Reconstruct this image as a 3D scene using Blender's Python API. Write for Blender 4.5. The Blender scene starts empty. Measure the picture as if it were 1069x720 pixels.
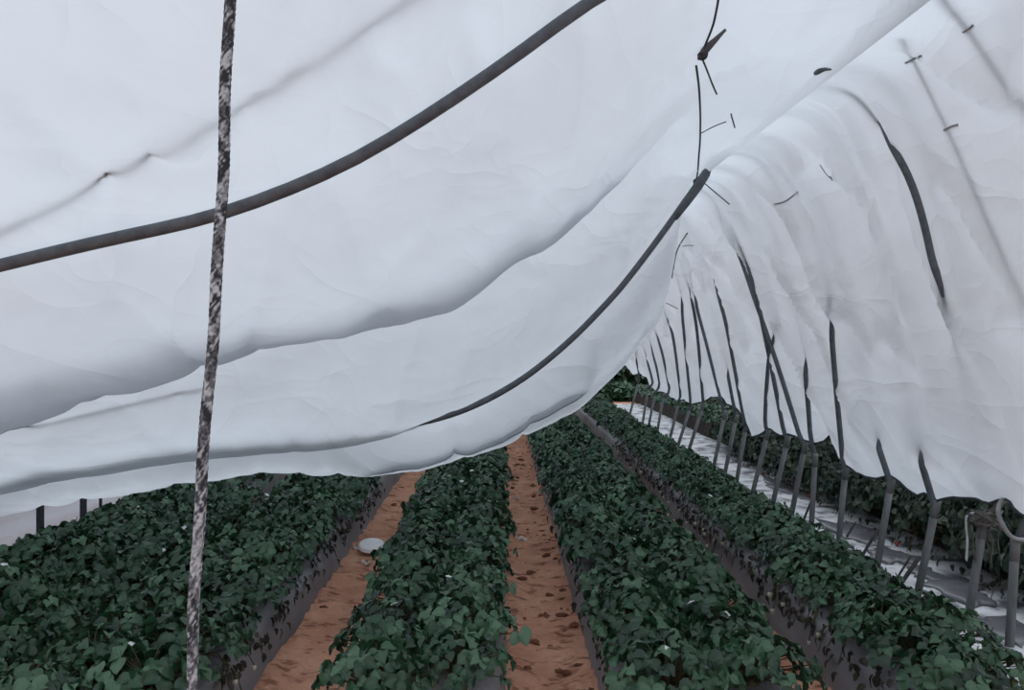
import bpy, bmesh, math, random
from mathutils import Vector, Matrix, noise
from mathutils.bvhtree import BVHTree

R = random.Random(7)
SC = bpy.context.scene
COL = SC.collection
F, CX, CY, H = 800.0, 520.0, 350.0, 1.6      # focal length in px, vanishing point of the rows, eye height


# ------------------------------------------------------------------ helpers
def P(px, py, Y):
    return Vector(((px - CX) * Y / F, Y, H - (py - CY) * Y / F))


def lerp(a, b, t):
    return a + (b - a) * t


def interp(xs, ys, x):
    """monotone cubic (PCHIP-like) interpolation with linear ends"""
    n = len(xs)
    if x <= xs[0]:
        return ys[0] + (ys[1] - ys[0]) / (xs[1] - xs[0]) * (x - xs[0])
    if x >= xs[-1]:
        return ys[-1] + (ys[-1] - ys[-2]) / (xs[-1] - xs[-2]) * (x - xs[-1])
    i = 0
    while xs[i + 1] < x:
        i += 1

    def slope(k):
        if k == 0:
            return (ys[1] - ys[0]) / (xs[1] - xs[0])
        if k == n - 1:
            return (ys[-1] - ys[-2]) / (xs[-1] - xs[-2])
        h0, h1 = xs[k] - xs[k - 1], xs[k + 1] - xs[k]
        d0, d1 = (ys[k] - ys[k - 1]) / h0, (ys[k + 1] - ys[k]) / h1
        if d0 * d1 <= 0:
            return 0.0
        w1, w2 = 2 * h1 + h0, h1 + 2 * h0
        return (w1 + w2) / (w1 / d0 + w2 / d1)
    h = xs[i + 1] - xs[i]
    t = (x - xs[i]) / h
    m0, m1 = slope(i), slope(i + 1)
    return ((2 * t**3 - 3 * t**2 + 1) * ys[i] + (t**3 - 2 * t**2 + t) * h * m0
            + (-2 * t**3 + 3 * t**2) * ys[i + 1] + (t**3 - t**2) * h * m1)


def catmull(pts, n):
    out = []
    q = [pts[0] * 2 - pts[1]] + list(pts) + [pts[-1] * 2 - pts[-2]]
    for i in range(1, len(q) - 2):
        a, b, c, d = q[i - 1], q[i], q[i + 1], q[i + 2]
        for k in range(n):
            t = k / n
            out.append(0.5 * ((2 * b) + (c - a) * t + (2 * a - 5 * b + 4 * c - d) * t * t
                              + (3 * b - a - 3 * c + d) * t**3))
    out.append(pts[-1])
    return out


class MB:
    """collects vertices and faces of one mesh"""
    def __init__(self):
        self.v, self.f, self.tone = [], [], []

    def tube(self, pts, r, seg=10, cap=True, radii=None):
        pts = [Vector(p) for p in pts]
        n = len(pts)
        base = len(self.v)
        up = None
        for i, p in enumerate(pts):
            t = (pts[min(i + 1, n - 1)] - pts[max(i - 1, 0)])
            if t.length < 1e-9:
                t = Vector((0, 0, 1))
            t.normalize()
            if up is None:
                up = t.orthogonal().normalized()
            else:
                up = (up - t * up.dot(t))
                up = up.normalized() if up.length > 1e-6 else t.orthogonal().normalized()
            side = t.cross(up)
            rr = radii[i] if radii else r
            for k in range(seg):
                a = 2 * math.pi * k / seg
                self.v.append(p + (up * math.cos(a) + side * math.sin(a)) * rr)
        for i in range(n - 1):
            for k in range(seg):
                a = base + i * seg + k
                b = base + i * seg + (k + 1) % seg
                self.f.append((a, b, b + seg, a + seg))
        if cap:
            self.f.append(tuple(base + k for k in range(seg))[::-1])
            self.f.append(tuple(base + (n - 1) * seg + k for k in range(seg)))
        return self

    def ball(self, c, rx, ry=None, rz=None, nu=10, nv=7, jit=0.0, rnd=None):
        ry = rx if ry is None else ry
        rz = rx if rz is None else rz
        base = len(self.v)
        c = Vector(c)
        rows = []
        for j in range(nv + 1):
            th = math.pi * j / nv
            row = []
            cnt = 1 if j in (0, nv) else nu
            for i in range(cnt):
                ph = 2 * math.pi * i / nu
                k = 1 + (rnd.uniform(-jit, jit) if rnd else 0)
                row.append(len(self.v))
                self.v.append(c + Vector((rx * math.sin(th) * math.cos(ph), ry * math.sin(th) * math.sin(ph),
                                          rz * math.cos(th))) * k)
            rows.append(row)
        for j in range(nv):
            a, b = rows[j], rows[j + 1]
            for i in range(nu):
                if len(a) == 1:
                    self.f.append((a[0], b[i], b[(i + 1) % nu]))
                elif len(b) == 1:
                    self.f.append((a[i], b[0], a[(i + 1) % nu]))
                else:
                    self.f.append((a[i], b[i], b[(i + 1) % nu], a[(i + 1) % nu]))
        return self

    def grid(self, rows):
        base = len(self.v)
        w = len(rows[0])
        for r in rows:
            self.v.extend(r)
        for j in range(len(rows) - 1):
            for i in range(w - 1):
                a = base + j * w + i
                self.f.append((a, a + 1, a + w + 1, a + w))
        return self

    def mesh(self, name, mat, smooth=True):
        me = bpy.data.meshes.new(name)
        me.from_pydata([tuple(v) for v in self.v], [], self.f)
        if mat:
            me.materials.append(mat)
        if smooth:
            me.polygons.foreach_set('use_smooth', [True] * len(me.polygons))
        if self.tone:
            at = me.attributes.new('tone', 'FLOAT', 'POINT')
            at.data.foreach_set('value', self.tone)
        me.update()
        return me

    def build(self, name, mat, parent=None, smooth=True):
        return link(name, self.mesh(name, mat, smooth), parent)


def link(name, me, parent=None):
    o = bpy.data.objects.new(name, me)
    COL.objects.link(o)
    if parent:
        o.parent = parent
    return o


def tag(o, label=None, cat=None, group=None, kind=None):
    if label:
        o['label'] = label
    if cat:
        o['category'] = cat
    if group:
        o['group'] = group
    if kind:
        o['kind'] = kind
    return o


def empty(name, loc, rz=0.0):
    o = bpy.data.objects.new(name, None)
    o.empty_display_size = 0.1
    o.location = loc
    o.rotation_euler.z = rz
    COL.objects.link(o)
    return o


def fbm(x, y, z, o=4):
    return noise.fractal(Vector((x, y, z)), 1.0, 2.0, o)


# ------------------------------------------------------------------ materials
def new_mat(name):
    m = bpy.data.materials.new(name)
    m.use_nodes = True
    nt = m.node_tree
    for n in list(nt.nodes):
        nt.nodes.remove(n)
    out = nt.nodes.new('ShaderNodeOutputMaterial')
    return m, nt, out


def N(nt, typ, **kw):
    n = nt.nodes.new(typ)
    for k, v in kw.items():
        if k.startswith('i_'):
            key = k[2:]
            key = int(key) if key.isdigit() else key.replace('_', ' ')
            n.inputs[key].default_value = v
        else:
            setattr(n, k, v)
    return n


def ramp(nt, stops, interp_='LINEAR'):
    r = N(nt, 'ShaderNodeValToRGB')
    r.color_ramp.interpolation = interp_
    e = r.color_ramp.elements
    while len(e) < len(stops):
        e.new(0.5)
    for i, (p, c) in enumerate(stops):
        e[i].position = p
        e[i].color = (*c, 1) if len(c) == 3 else c
    return r


def simple(name, stops, scale=8.0, rough=0.6, spec=0.4, bump=0.0, bscale=None, detail=4, stretch=(1, 1, 1), metallic=0.0):
    m, nt, out = new_mat(name)
    b = N(nt, 'ShaderNodeBsdfPrincipled')
    b.inputs['Roughness'].default_value = rough
    b.inputs['Specular IOR Level'].default_value = spec
    b.inputs['Metallic'].default_value = metallic
    tc = N(nt, 'ShaderNodeTexCoord')
    mp = N(nt, 'ShaderNodeMapping')
    mp.inputs['Scale'].default_value = stretch
    nt.links.new(tc.outputs['Object'], mp.inputs['Vector'])
    tx = N(nt, 'ShaderNodeTexNoise', i_Scale=scale, i_Detail=detail)
    nt.links.new(mp.outputs[0], tx.inputs['Vector'])
    rp = ramp(nt, stops)
    nt.links.new(tx.outputs['Fac'], rp.inputs[0])
    nt.links.new(rp.outputs[0], b.inputs['Base Color'])
    if bump:
        t2 = N(nt, 'ShaderNodeTexNoise', i_Scale=bscale or scale * 2, i_Detail=5.0)
        nt.links.new(mp.outputs[0], t2.inputs['Vector'])
        bp = N(nt, 'ShaderNodeBump', i_Strength=bump, i_Distance=0.02)
        nt.links.new(t2.outputs['Fac'], bp.inputs['Height'])
        nt.links.new(bp.outputs[0], b.inputs['Normal'])
    nt.links.new(b.outputs[0], out.inputs[0])
    return m


def film_material(name, refl, trans, mixv, gloss=0.03):
    m, nt, out = new_mat(name)
    tc = N(nt, 'ShaderNodeTexCoord')
    # soft creases of the polythene
    acc = None
    for (sc, st, wt, dist) in ((1.0, (1.0, 1.0, 1.0), .55, 1.2), (1.6, (1.0, .45, 1.4), .40, .6), (5.5, (1.0, .8, 1.0), .12, .3)):
        mp = N(nt, 'ShaderNodeMapping')
        mp.inputs['Scale'].default_value = st
        mp.inputs['Rotation'].default_value = (.3 * sc, .2, .5 * sc)
        nt.links.new(tc.outputs['Object'], mp.inputs['Vector'])
        t1 = N(nt, 'ShaderNodeTexNoise', i_Scale=sc, i_Detail=2.0, i_Roughness=0.4, i_Distortion=dist)
        nt.links.new(mp.outputs[0], t1.inputs['Vector'])
        s1 = N(nt, 'ShaderNodeMath', operation='SUBTRACT', i_1=0.5)
        nt.links.new(t1.outputs['Fac'], s1.inputs[0])
        a1 = N(nt, 'ShaderNodeMath', operation='ABSOLUTE')
        nt.links.new(s1.outputs[0], a1.inputs[0])
        p1 = N(nt, 'ShaderNodeMath', operation='POWER', i_1=0.7)
        nt.links.new(a1.outputs[0], p1.inputs[0])
        m1 = N(nt, 'ShaderNodeMath', operation='MULTIPLY', i_1=wt)
        nt.links.new(p1.outputs[0], m1.inputs[0])
        if acc is None:
            acc = m1
        else:
            ad = N(nt, 'ShaderNodeMath', operation='ADD')
            nt.links.new(acc.outputs[0], ad.inputs[0])
            nt.links.new(m1.outputs[0], ad.inputs[1])
            acc = ad
    bp = N(nt, 'ShaderNodeBump', i_Strength=0.45, i_Distance=0.15)
    nt.links.new(acc.outputs[0], bp.inputs['Height'])
    # uneven cloudiness of the film, built into its colour
    t3 = N(nt, 'ShaderNodeTexNoise', i_Scale=0.9, i_Detail=3.0)
    nt.links.new(tc.outputs['Object'], t3.inputs['Vector'])
    rp = ramp(nt, [(0.3, tuple(c * 0.95 for c in trans)), (0.7, trans)])
    nt.links.new(t3.outputs['Fac'], rp.inputs[0])
    d = N(nt, 'ShaderNodeBsdfDiffuse')
    d.inputs['Color'].default_value = (*refl, 1)
    t = N(nt, 'ShaderNodeBsdfTranslucent')
    nt.links.new(rp.outputs[0], t.inputs['Color'])
    mix = N(nt, 'ShaderNodeMixShader', i_Fac=mixv)
    nt.links.new(d.outputs[0], mix.inputs[1])
    nt.links.new(t.outputs[0], mix.inputs[2])
    g = N(nt, 'ShaderNodeBsdfGlossy', i_Roughness=0.45)
    mix2 = N(nt, 'ShaderNodeMixShader', i_Fac=gloss)
    nt.links.new(mix.outputs[0], mix2.inputs[1])
    nt.links.new(g.outputs[0], mix2.inputs[2])
    for s in (d, t, g):
        nt.links.new(bp.outputs[0], s.inputs['Normal'])
    nt.links.new(mix2.outputs[0], out.inputs[0])
    return m


def leaf_material(name, dark, mid, light, rough=0.42, spec=0.45):
    m, nt, out = new_mat(name)
    at = N(nt, 'ShaderNodeAttribute', attribute_name='tone')
    oi = N(nt, 'ShaderNodeObjectInfo')
    ad = N(nt, 'ShaderNodeMath', operation='MULTIPLY_ADD', i_1=0.22, i_2=-0.11)
    nt.links.new(oi.outputs['Random'], ad.inputs[0])
    a2 = N(nt, 'ShaderNodeMath', operation='ADD', use_clamp=True)
    nt.links.new(at.outputs['Fac'], a2.inputs[0])
    nt.links.new(ad.outputs[0], a2.inputs[1])
    rp = ramp(nt, [(0.0, dark), (0.55, mid), (1.0, light)])
    nt.links.new(a2.outputs[0], rp.inputs[0])
    b = N(nt, 'ShaderNodeBsdfPrincipled')
    b.inputs['Roughness'].default_value = rough
    b.inputs['Specular IOR Level'].default_value = spec
    nt.links.new(rp.outputs[0], b.inputs['Base Color'])
    t = N(nt, 'ShaderNodeBsdfTranslucent')
    nt.links.new(rp.outputs[0], t.inputs['Color'])
    mix = N(nt, 'ShaderNodeMixShader', i_Fac=0.15)
    nt.links.new(b.outputs[0], mix.inputs[1])
    nt.links.new(t.outputs[0], mix.inputs[2])
    nt.links.new(mix.outputs[0], out.inputs[0])
    return m


M = {}
M['film'] = film_material('white_polythene', (0.55, 0.56, 0.575), (0.855, 0.90, 0.94), 0.64)
M['skirt'] = film_material('grey_netting', (0.48, 0.52, 0.58), (0.60, 0.65, 0.72), 0.6, 0.0)
M['leaf'] = leaf_material('strawberry_leaf', (0.012, 0.036, 0.019), (0.028, 0.082, 0.039), (0.09, 0.18, 0.10), .36, .55)
M['leaf_dark'] = leaf_material('dark_strawberry_leaf', (0.010, 0.020, 0.013), (0.022, 0.045, 0.028), (0.07, 0.095, 0.06), .5, .35)  # darker, duller copy of the strawberry leaf for plants beyond the white sheet
M['leaf_old'] = leaf_material('dry_leaf', (0.014, 0.014, 0.010), (0.036, 0.032, 0.022), (0.10, 0.085, 0.06), 0.6, 0.3)
M['stem'] = simple('reddish_stem', [(0.3, (0.05, 0.035, 0.022)), (0.7, (0.09, 0.085, 0.04))], 20, 0.6, 0.3)
M['fruit'] = simple('unripe_fruit', [(0.35, (0.34, 0.36, 0.24)), (0.7, (0.55, 0.50, 0.42))], 30, 0.35, 0.5, 0.3, 90)
M['ripe'] = simple('ripe_fruit', [(0.35, (0.30, 0.02, 0.02)), (0.7, (0.42, 0.05, 0.04))], 30, 0.35, 0.5, 0.3, 90)
M['petal'] = simple('white_petal', [(0.3, (0.72, 0.73, 0.72)), (0.7, (0.82, 0.83, 0.82))], 20, 0.6, 0.2)
M['mulch'] = simple('grey_mulch_film', [(0.35, (0.165, 0.158, 0.165)), (0.65, (0.235, 0.225, 0.232))], 5, 0.55, 0.35, 0.35, 14, stretch=(1, .4, 1))
M['dark_mulch'] = simple('dark_leaf_litter', [(0.35, (0.020, 0.016, 0.014)), (0.65, (0.055, 0.040, 0.034))], 14, 0.8, 0.2, 0.5, 30)
M['pipe'] = simple('grey_steel_pipe', [(0.3, (0.075, 0.085, 0.10)), (0.7, (0.12, 0.135, 0.15))], 25, 0.55, 0.4, 0.25, 160)
M['post'] = simple('weathered_post', [(0.3, (0.085, 0.09, 0.09)), (0.7, (0.16, 0.165, 0.165))], 18, 0.65, 0.3, 0.2, 60, stretch=(1, 1, .3))
M['dark_post'] = simple('dark_post', [(0.3, (0.02, 0.02, 0.028)), (0.7, (0.04, 0.04, 0.05))], 18, 0.7, 0.3)
M['string'] = simple('dark_string', [(0.3, (0.03, 0.034, 0.042)), (0.7, (0.075, 0.08, 0.09))], 90, 0.8, 0.2)
M['cord'] = simple('grey_cord', [(0.3, (0.20, 0.21, 0.22)), (0.7, (0.32, 0.33, 0.34))], 60, 0.8, 0.2)
M['white_sheet'] = simple('white_ground_sheet', [(0.38, (0.11, 0.11, 0.115)), (0.49, (0.44, 0.45, 0.47)), (0.7, (0.62, 0.63, 0.65))], 5.5, 0.5, 0.3, 0.5, 9, 6)
M['puddle'] = simple('muddy_water', [(0.3, (0.075, 0.075, 0.082)), (0.7, (0.125, 0.125, 0.135))], 6, 0.25, 0.4)
M['stick'] = simple('dark_stick', [(0.3, (0.022, 0.02, 0.02)), (0.7, (0.06, 0.055, 0.05))], 30, 0.8, 0.2)
M['twine'] = simple('old_twine', [(0.3, (0.06, 0.055, 0.05)), (0.7, (0.16, 0.15, 0.14))], 40, 0.9, 0.1)
M['hose'] = simple('grey_hose', [(0.3, (0.20, 0.205, 0.21)), (0.7, (0.30, 0.30, 0.31))], 20, 0.6, 0.3)
M['strap'] = simple('pale_strap', [(0.3, (0.42, 0.42, 0.42)), (0.7, (0.62, 0.62, 0.62))], 20, 0.7, 0.2)
M['lid'] = simple('white_lid', [(0.3, (0.72, 0.70, 0.70)), (0.7, (0.84, 0.82, 0.82))], 12, 0.5, 0.4)
M['scrap'] = simple('pale_scrap', [(0.3, (0.55, 0.45, 0.40)), (0.7, (0.72, 0.66, 0.62))], 30, 0.6, 0.3)
M['bark'] = simple('bark', [(0.3, (0.03, 0.022, 0.016)), (0.7, (0.07, 0.055, 0.04))], 20, 0.8, 0.2)


def soil_material(name='orange_soil'):
    m, nt, out = new_mat(name)
    tc = N(nt, 'ShaderNodeTexCoord')
    a = N(nt, 'ShaderNodeTexNoise', i_Scale=3.0, i_Detail=6.0, i_Roughness=0.65)
    nt.links.new(tc.outputs['Object'], a.inputs['Vector'])
    r1 = ramp(nt, [(0.30, (0.45, 0.215, 0.140)), (0.5, (0.60, 0.305, 0.20)), (0.72, (0.72, 0.40, 0.275))])
    nt.links.new(a.outputs['Fac'], r1.inputs[0])
    mp = N(nt, 'ShaderNodeMapping')
    mp.inputs['Scale'].default_value = (0.55, 1.2, 1)
    nt.links.new(tc.outputs['Object'], mp.inputs['Vector'])
    b = N(nt, 'ShaderNodeTexNoise', i_Scale=13.0, i_Detail=3.0, i_Roughness=0.55)
    nt.links.new(mp.outputs[0], b.inputs['Vector'])
    r2 = ramp(nt, [(0.35, (0.40, 0.33, 0.31)), (0.45, (1, 1, 1))])
    nt.links.new(b.outputs['Fac'], r2.inputs[0])
    mx = N(nt, 'ShaderNodeMixRGB', blend_type='MULTIPLY', i_Fac=0.85)
    nt.links.new(r1.outputs[0], mx.inputs[1])
    nt.links.new(r2.outputs[0], mx.inputs[2])
    p = N(nt, 'ShaderNodeBsdfPrincipled')
    p.inputs['Roughness'].default_value = 0.9
    p.inputs['Specular IOR Level'].default_value = 0.12
    nt.links.new(mx.outputs[0], p.inputs['Base Color'])
    c = N(nt, 'ShaderNodeTexNoise', i_Scale=30.0, i_Detail=6.0)
    nt.links.new(tc.outputs['Object'], c.inputs['Vector'])
    bp = N(nt, 'ShaderNodeBump', i_Strength=0.8, i_Distance=0.03)
    nt.links.new(c.outputs['Fac'], bp.inputs['Height'])
    nt.links.new(bp.outputs[0], p.inputs['Normal'])
    nt.links.new(p.outputs[0], out.inputs[0])
    return m


M['soil'] = soil_material()
M['clod'] = simple('damp_clod', [(0.3, (0.10, 0.045, 0.030)), (0.7, (0.26, 0.11, 0.065))], 25, 0.9, 0.1, 0.5, 60)


def braid_material():
    m, nt, out = new_mat('speckled_braid')
    at = N(nt, 'ShaderNodeAttribute', attribute_name='tone')
    tc = N(nt, 'ShaderNodeTexCoord')
    n = N(nt, 'ShaderNodeTexNoise', i_Scale=260.0, i_Detail=3.0)
    nt.links.new(tc.outputs['Object'], n.inputs['Vector'])
    a = N(nt, 'ShaderNodeMath', operation='MULTIPLY_ADD', i_1=0.55)
    nt.links.new(n.outputs['Fac'], a.inputs[0])
    nt.links.new(at.outputs['Fac'], a.inputs[2])
    r = ramp(nt, [(0.42, (0.030, 0.031, 0.036)), (0.62, (0.17, 0.175, 0.19)), (0.85, (0.50, 0.51, 0.53))])
    nt.links.new(a.outputs[0], r.inputs[0])
    p = N(nt, 'ShaderNodeBsdfPrincipled')
    p.inputs['Roughness'].default_value = 0.75
    p.inputs['Specular IOR Level'].default_value = 0.25
    nt.links.new(r.outputs[0], p.inputs['Base Color'])
    nt.links.new(p.outputs[0], out.inputs[0])
    return m


M['braid'] = braid_material()

# ------------------------------------------------------------------ camera, sky
cam = bpy.data.cameras.new('camera')
cam.sensor_width = 36.0
cam.lens = F / 1069 * 36.0
cam.shift_x = (534.5 - CX) / 1069
cam.shift_y = -(360 - CY) / 1069
cam.clip_start = 0.02
co = bpy.data.objects.new('camera', cam)
co.location = (0, 0, H)
co.rotation_euler = (math.pi / 2, 0, 0)
COL.objects.link(co)
SC.camera = co

w = bpy.data.worlds.new('overcast')
SC.world = w
w.use_nodes = True
nt = w.node_tree
bg = nt.nodes['Background']
tc = N(nt, 'ShaderNodeTexCoord')
sx = N(nt, 'ShaderNodeSeparateXYZ')
nt.links.new(tc.outputs['Generated'], sx.inputs[0])
rp = ramp(nt, [(0.0, (0.40, 0.43, 0.48)), (0.5, (0.72, 0.78, 0.86)), (1.0, (1.06, 1.13, 1.23))])
nt.links.new(sx.outputs['Z'], rp.inputs[0])
nt.links.new(rp.outputs[0], bg.inputs['Color'])
bg.inputs['Strength'].default_value = 1.35
SC.view_settings.view_transform = 'Standard'
SC.view_settings.look = 'None'
SC.view_settings.gamma = 1.0
SC.view_settings.use_curve_mapping = False
SC.view_settings.exposure = 0.0

# ------------------------------------------------------------------ tunnel film
XR = 1.5                      # ridge line


def px_curve(lst, extra=()):
    pts = [P(*q) for q in lst] + [Vector(e) for e in extra]
    pts.sort(key=lambda v: v.x)
    xs = [p.x for p in pts]
    return xs, [p.y for p in pts], [p.z for p in pts]


H1PX = [(0, 277), (100, 253), (225, 225), (300, 198), (360, 172), (440, 125), (500, 85), (560, 43), (617, 0)]
H1 = px_curve([(x, y, 2.76) for x, y in H1PX], [(0.85, 2.76, 3.02), (1.2, 2.76, 3.04), (1.5, 2.76, 2.86), (-2.4, 2.76, 1.70), (-3.2, 2.76, 1.48)])
H2PX = [(737, 180, 5.6), (690, 245, 5.6), (640, 310, 5.55), (590, 360, 5.5), (530, 405, 5.4), (470, 433, 5.3), (380, 450, 5.2),
        (300, 458, 5.05), (200, 466, 4.8), (100, 480, 4.55), (0, 500, 4.35), (-100, 520, 4.2)]
H2 = px_curve(H2PX)
A = px_curve([(665, 170, 4.2), (610, 230, 4.2), (560, 265, 4.15), (450, 330, 4.1), (360, 355, 4.0), (230, 381, 3.8), (140, 410, 3.65),
              (0, 452, 3.5), (-150, 492, 3.4)], [(1.05, 4.2, 2.78), (1.5, 4.2, 2.80)])
B = px_curve([(713, 215, 6.15), (708, 270, 6.15), (690, 330, 6.15), (666, 365, 6.1), (640, 395, 6.1), (600, 430, 6.0), (530, 465, 5.9), (460, 484, 5.8),
              (380, 495, 5.7), (300, 497, 5.5), (200, 505, 5.25), (100, 523, 5.0), (0, 541, 4.8), (-60, 552, 4.65)])
LFX = [-3.3, -2, -1, 0, .5, .93, 1.3, 1.5]
LFZ = [.72, .95, 1.0, 1.12, 1.4, 1.80, 2.34, 2.78]


def ev(c, X):
    return interp(c[0], c[1], X), interp(c[0], c[2], X)


def ss(a, b, x):
    t = min(1, max(0, (x - a) / (b - a)))
    return t * t * (3 - 2 * t)


def stations(X):
    """control points (Y, z) of the film along the tunnel at this X"""
    y1, z1 = ev(H1, X)
    z1f = z1 + 0.035
    ya, za = ev(A, X)
    y2, z2 = ev(H2, X)
    yb, zb = ev(B, X)
    if X > 1.3:
        za = lerp(za, 2.80, ss(1.3, 1.5, X))
        z2 = lerp(z2, 2.78, ss(1.3, 1.5, X))
        zb = lerp(zb, 2.78, ss(1.3, 1.5, X))
    fr = 1 - ss(-0.1, 1.25, X)                   # the deep fold fades out towards the ridge
    z2f = z2 + lerp(-0.060, 0.020, ss(-1.15, 0.1, X))
    left = 1 - ss(-1.2, -0.3, X)
    lf = interp(LFX, LFZ, X)
    out = [(0.55, z1f + 0.26), (1.4, z1f + 0.22), (2.2, z1f + 0.075), (y1, z1f)]
    out.append((lerp(y1, ya, .5), lerp(z1f, za, .70)))
    out.append((ya - .20, za + .028 * fr))
    out.append((ya, za))
    # loose film folded back over the belly: an overlap of three layers
    out.append((ya + lerp(.04, -.03, fr), za + .035 * fr))
    out.append((ya + lerp(.08, -.22, fr), za + .15 * fr))
    out.append((ya + lerp(.12, -.31, fr), za + .27 * fr))
    out.append((ya + lerp(.16, -.16, fr), za + .36 * fr))
    out.append((ya + .22, za + .30 * fr))
    out.append((lerp(ya, y2, .45), lerp(za, z2f, .18) + .13 * fr))
    out.append((lerp(ya, y2, .72), lerp(za, z2f, .68) + .03))
    out.append((y2 - .09, z2f + .03))
    out.append((y2 + .03, z2f - .035 * left))
    out.append((y2 + lerp(.05, .02, left), z2f + lerp(-.02, .015, left)))
    out.append((y2 + lerp(.07, -.06, left), z2f + lerp(-.03, .08, left)))
    out.append((y2 + lerp(.09, -.03, left), z2f + lerp(-.04, .14, left)))
    out.append((lerp(y2, yb, .32), lerp(z2f, zb, .22) + lerp(-.01, .13, left)))
    gg = ss(-1.3, -.7, X) * (1 - ss(.5, .9, X))
    out.append((lerp(y2, yb, .56), lerp(z2f, zb, .80) - .012 * gg))
    out.append((lerp(y2, yb, .60) - .03 * gg, lerp(z2f, zb, .82) + .03 * gg))
    out.append((lerp(y2, yb, .64) - .02 * gg, lerp(z2f, zb, .80) + .07 * gg))
    out.append((lerp(y2, yb, .69) - .02 * gg, lerp(z2f, zb, .82) + .12 * gg))
    out.append((lerp(y2, yb, .80), lerp(z2f, zb, .90) + .05 * gg))
    out.append((yb - .07, zb + .012))
    out.append((yb, zb))
    out.append((yb + .06, zb + .07))
    out.append((yb + .35, lerp(zb, lf, .55) + .06))
    for Y in (7.4, 9, 11, 13.5, 15.8):
        out.append((Y, lf))
    return out


def rows_at(X, sub):
    pts = [Vector((0, y, z)) for y, z in stations(X)]
    out = []
    q = [pts[0] * 2 - pts[1]] + pts + [pts[-1] * 2 - pts[-2]]
    for i in range(1, len(q) - 2):
        a, b, c, d = q[i - 1], q[i], q[i + 1], q[i + 2]
        n = sub[i - 1]
        # centripetal-ish tangents limited by segment length keep creases tidy
        l0, l1, l2 = (b - a).length + 1e-6, (c - b).length + 1e-6, (d - c).length + 1e-6
        m1 = ((b - a) / l0 * l1 + (c - b) / l1 * l0) / (l0 + l1) * l1
        m2 = ((c - b) / l1 * l2 + (d - c) / l2 * l1) / (l1 + l2) * l1
        for k in range(n):
            t = k / n
            out.append(b * (2 * t**3 - 3 * t**2 + 1) + m1 * (t**3 - 2 * t**2 + t) + c * (-2 * t**3 + 3 * t**2) + m2 * (t**3 - t**2))
    out.append(pts[-1])
    return out


NST = len(stations(0))
SUB = [8, 10, 10, 14, 14, 9, 4, 6, 5, 5, 8, 9, 9, 8, 6, 4, 5, 5, 7, 7, 4, 5, 5, 6, 6, 5, 4, 6, 10]
SUB = SUB[:NST - 6] + [24, 30, 36, 40, 40]
assert len(SUB) == NST - 1
SUB = SUB[:NST - 1]

EAVE = [(655, 382), (662, 391), (668, 390), (676, 395), (684, 409), (693, 409), (701, 415), (708, 418), (714, 417), (721, 422), (735, 419), (743, 414),
        (753, 414), (758, 422), (768, 424), (778, 439), (786, 456), (794, 453), (802, 447), (814, 455), (822, 453), (832, 456), (841, 460),
        (851, 463), (861, 460), (868, 453), (876, 478), (884, 486), (893, 491), (905, 497), (918, 499), (930, 496), (940, 503), (948, 512), (958, 517),
        (968, 514), (977, 523), (988, 520), (1000, 518), (1022, 520), (1035, 525), (1046, 521), (1057, 520), (1069, 535), (1095, 552), (1150, 575), (1230, 610), (1400, 690), (2200, 1040), (4500, 2000)]
EX = 2.62
EY = [EX * F / (x - CX) for x, y in EAVE][::-1]
EZ = [H - (y - CY) * EX / (x - CX) for x, y in EAVE][::-1]


def eave_z(Y):
    Y = min(max(Y, EY[0]), EY[-1])
    for i in range(len(EY) - 1):
        if EY[i] <= Y <= EY[i + 1]:
            t = (Y - EY[i]) / (EY[i + 1] - EY[i])
            return lerp(EZ[i], EZ[i + 1], t)
    return EZ[-1]


RS = [(1.5, 2.78), (1.535, 2.79), (1.56, 2.85), (1.62, 2.915), (1.8, 2.93), (1.98, 2.81), (2.2, 2.37), (2.39, 1.7), (2.52, 1.1)]


def right_section(Y, nv=90, off=0.0):
    pts = [Vector((x, 0, z)) for x, z in RS] + [Vector((EX, 0, eave_z(Y)))]
    c = catmull(pts, 14)
    ds = [0]
    for i in range(1, len(c)):
        ds.append(ds[-1] + (c[i] - c[i - 1]).length)
    out = []
    j = 0
    for k in range(nv + 1):
        d = ds[-1] * k / nv
        while j < len(ds) - 2 and ds[j + 1] < d:
            j += 1
        t = (d - ds[j]) / max(1e-9, ds[j + 1] - ds[j])
        p = c[j].lerp(c[j + 1], min(1, max(0, t)))
        out.append(Vector((p.x, Y, p.z)))
    return out


POSTPX = [((1060, 565), (1053, 690)), ((1027, 545), (1010, 650)), ((978, 524), (957, 625)), ((931, 499), (915, 595)),
          ((883, 487), (875, 570)), ((851, 475), (847, 550)), ((841, 462), (827, 533)), ((823, 457), (808, 520)),
          ((802, 450), (788, 505)), ((779, 444), (772, 485)), ((769, 434), (760, 478)), ((757, 430), (747, 478)),
          ((735, 420), (719, 470)), ((721, 423), (711, 455)), ((709, 418), (702, 447)), ((693, 411), (689, 434)),
          ((684, 409), (680, 430)), ((677, 402), (673, 428)), ((667, 396), (659, 427))]
POSTY = [EX * F / (t[0] - CX) for t, b in POSTPX]

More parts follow.
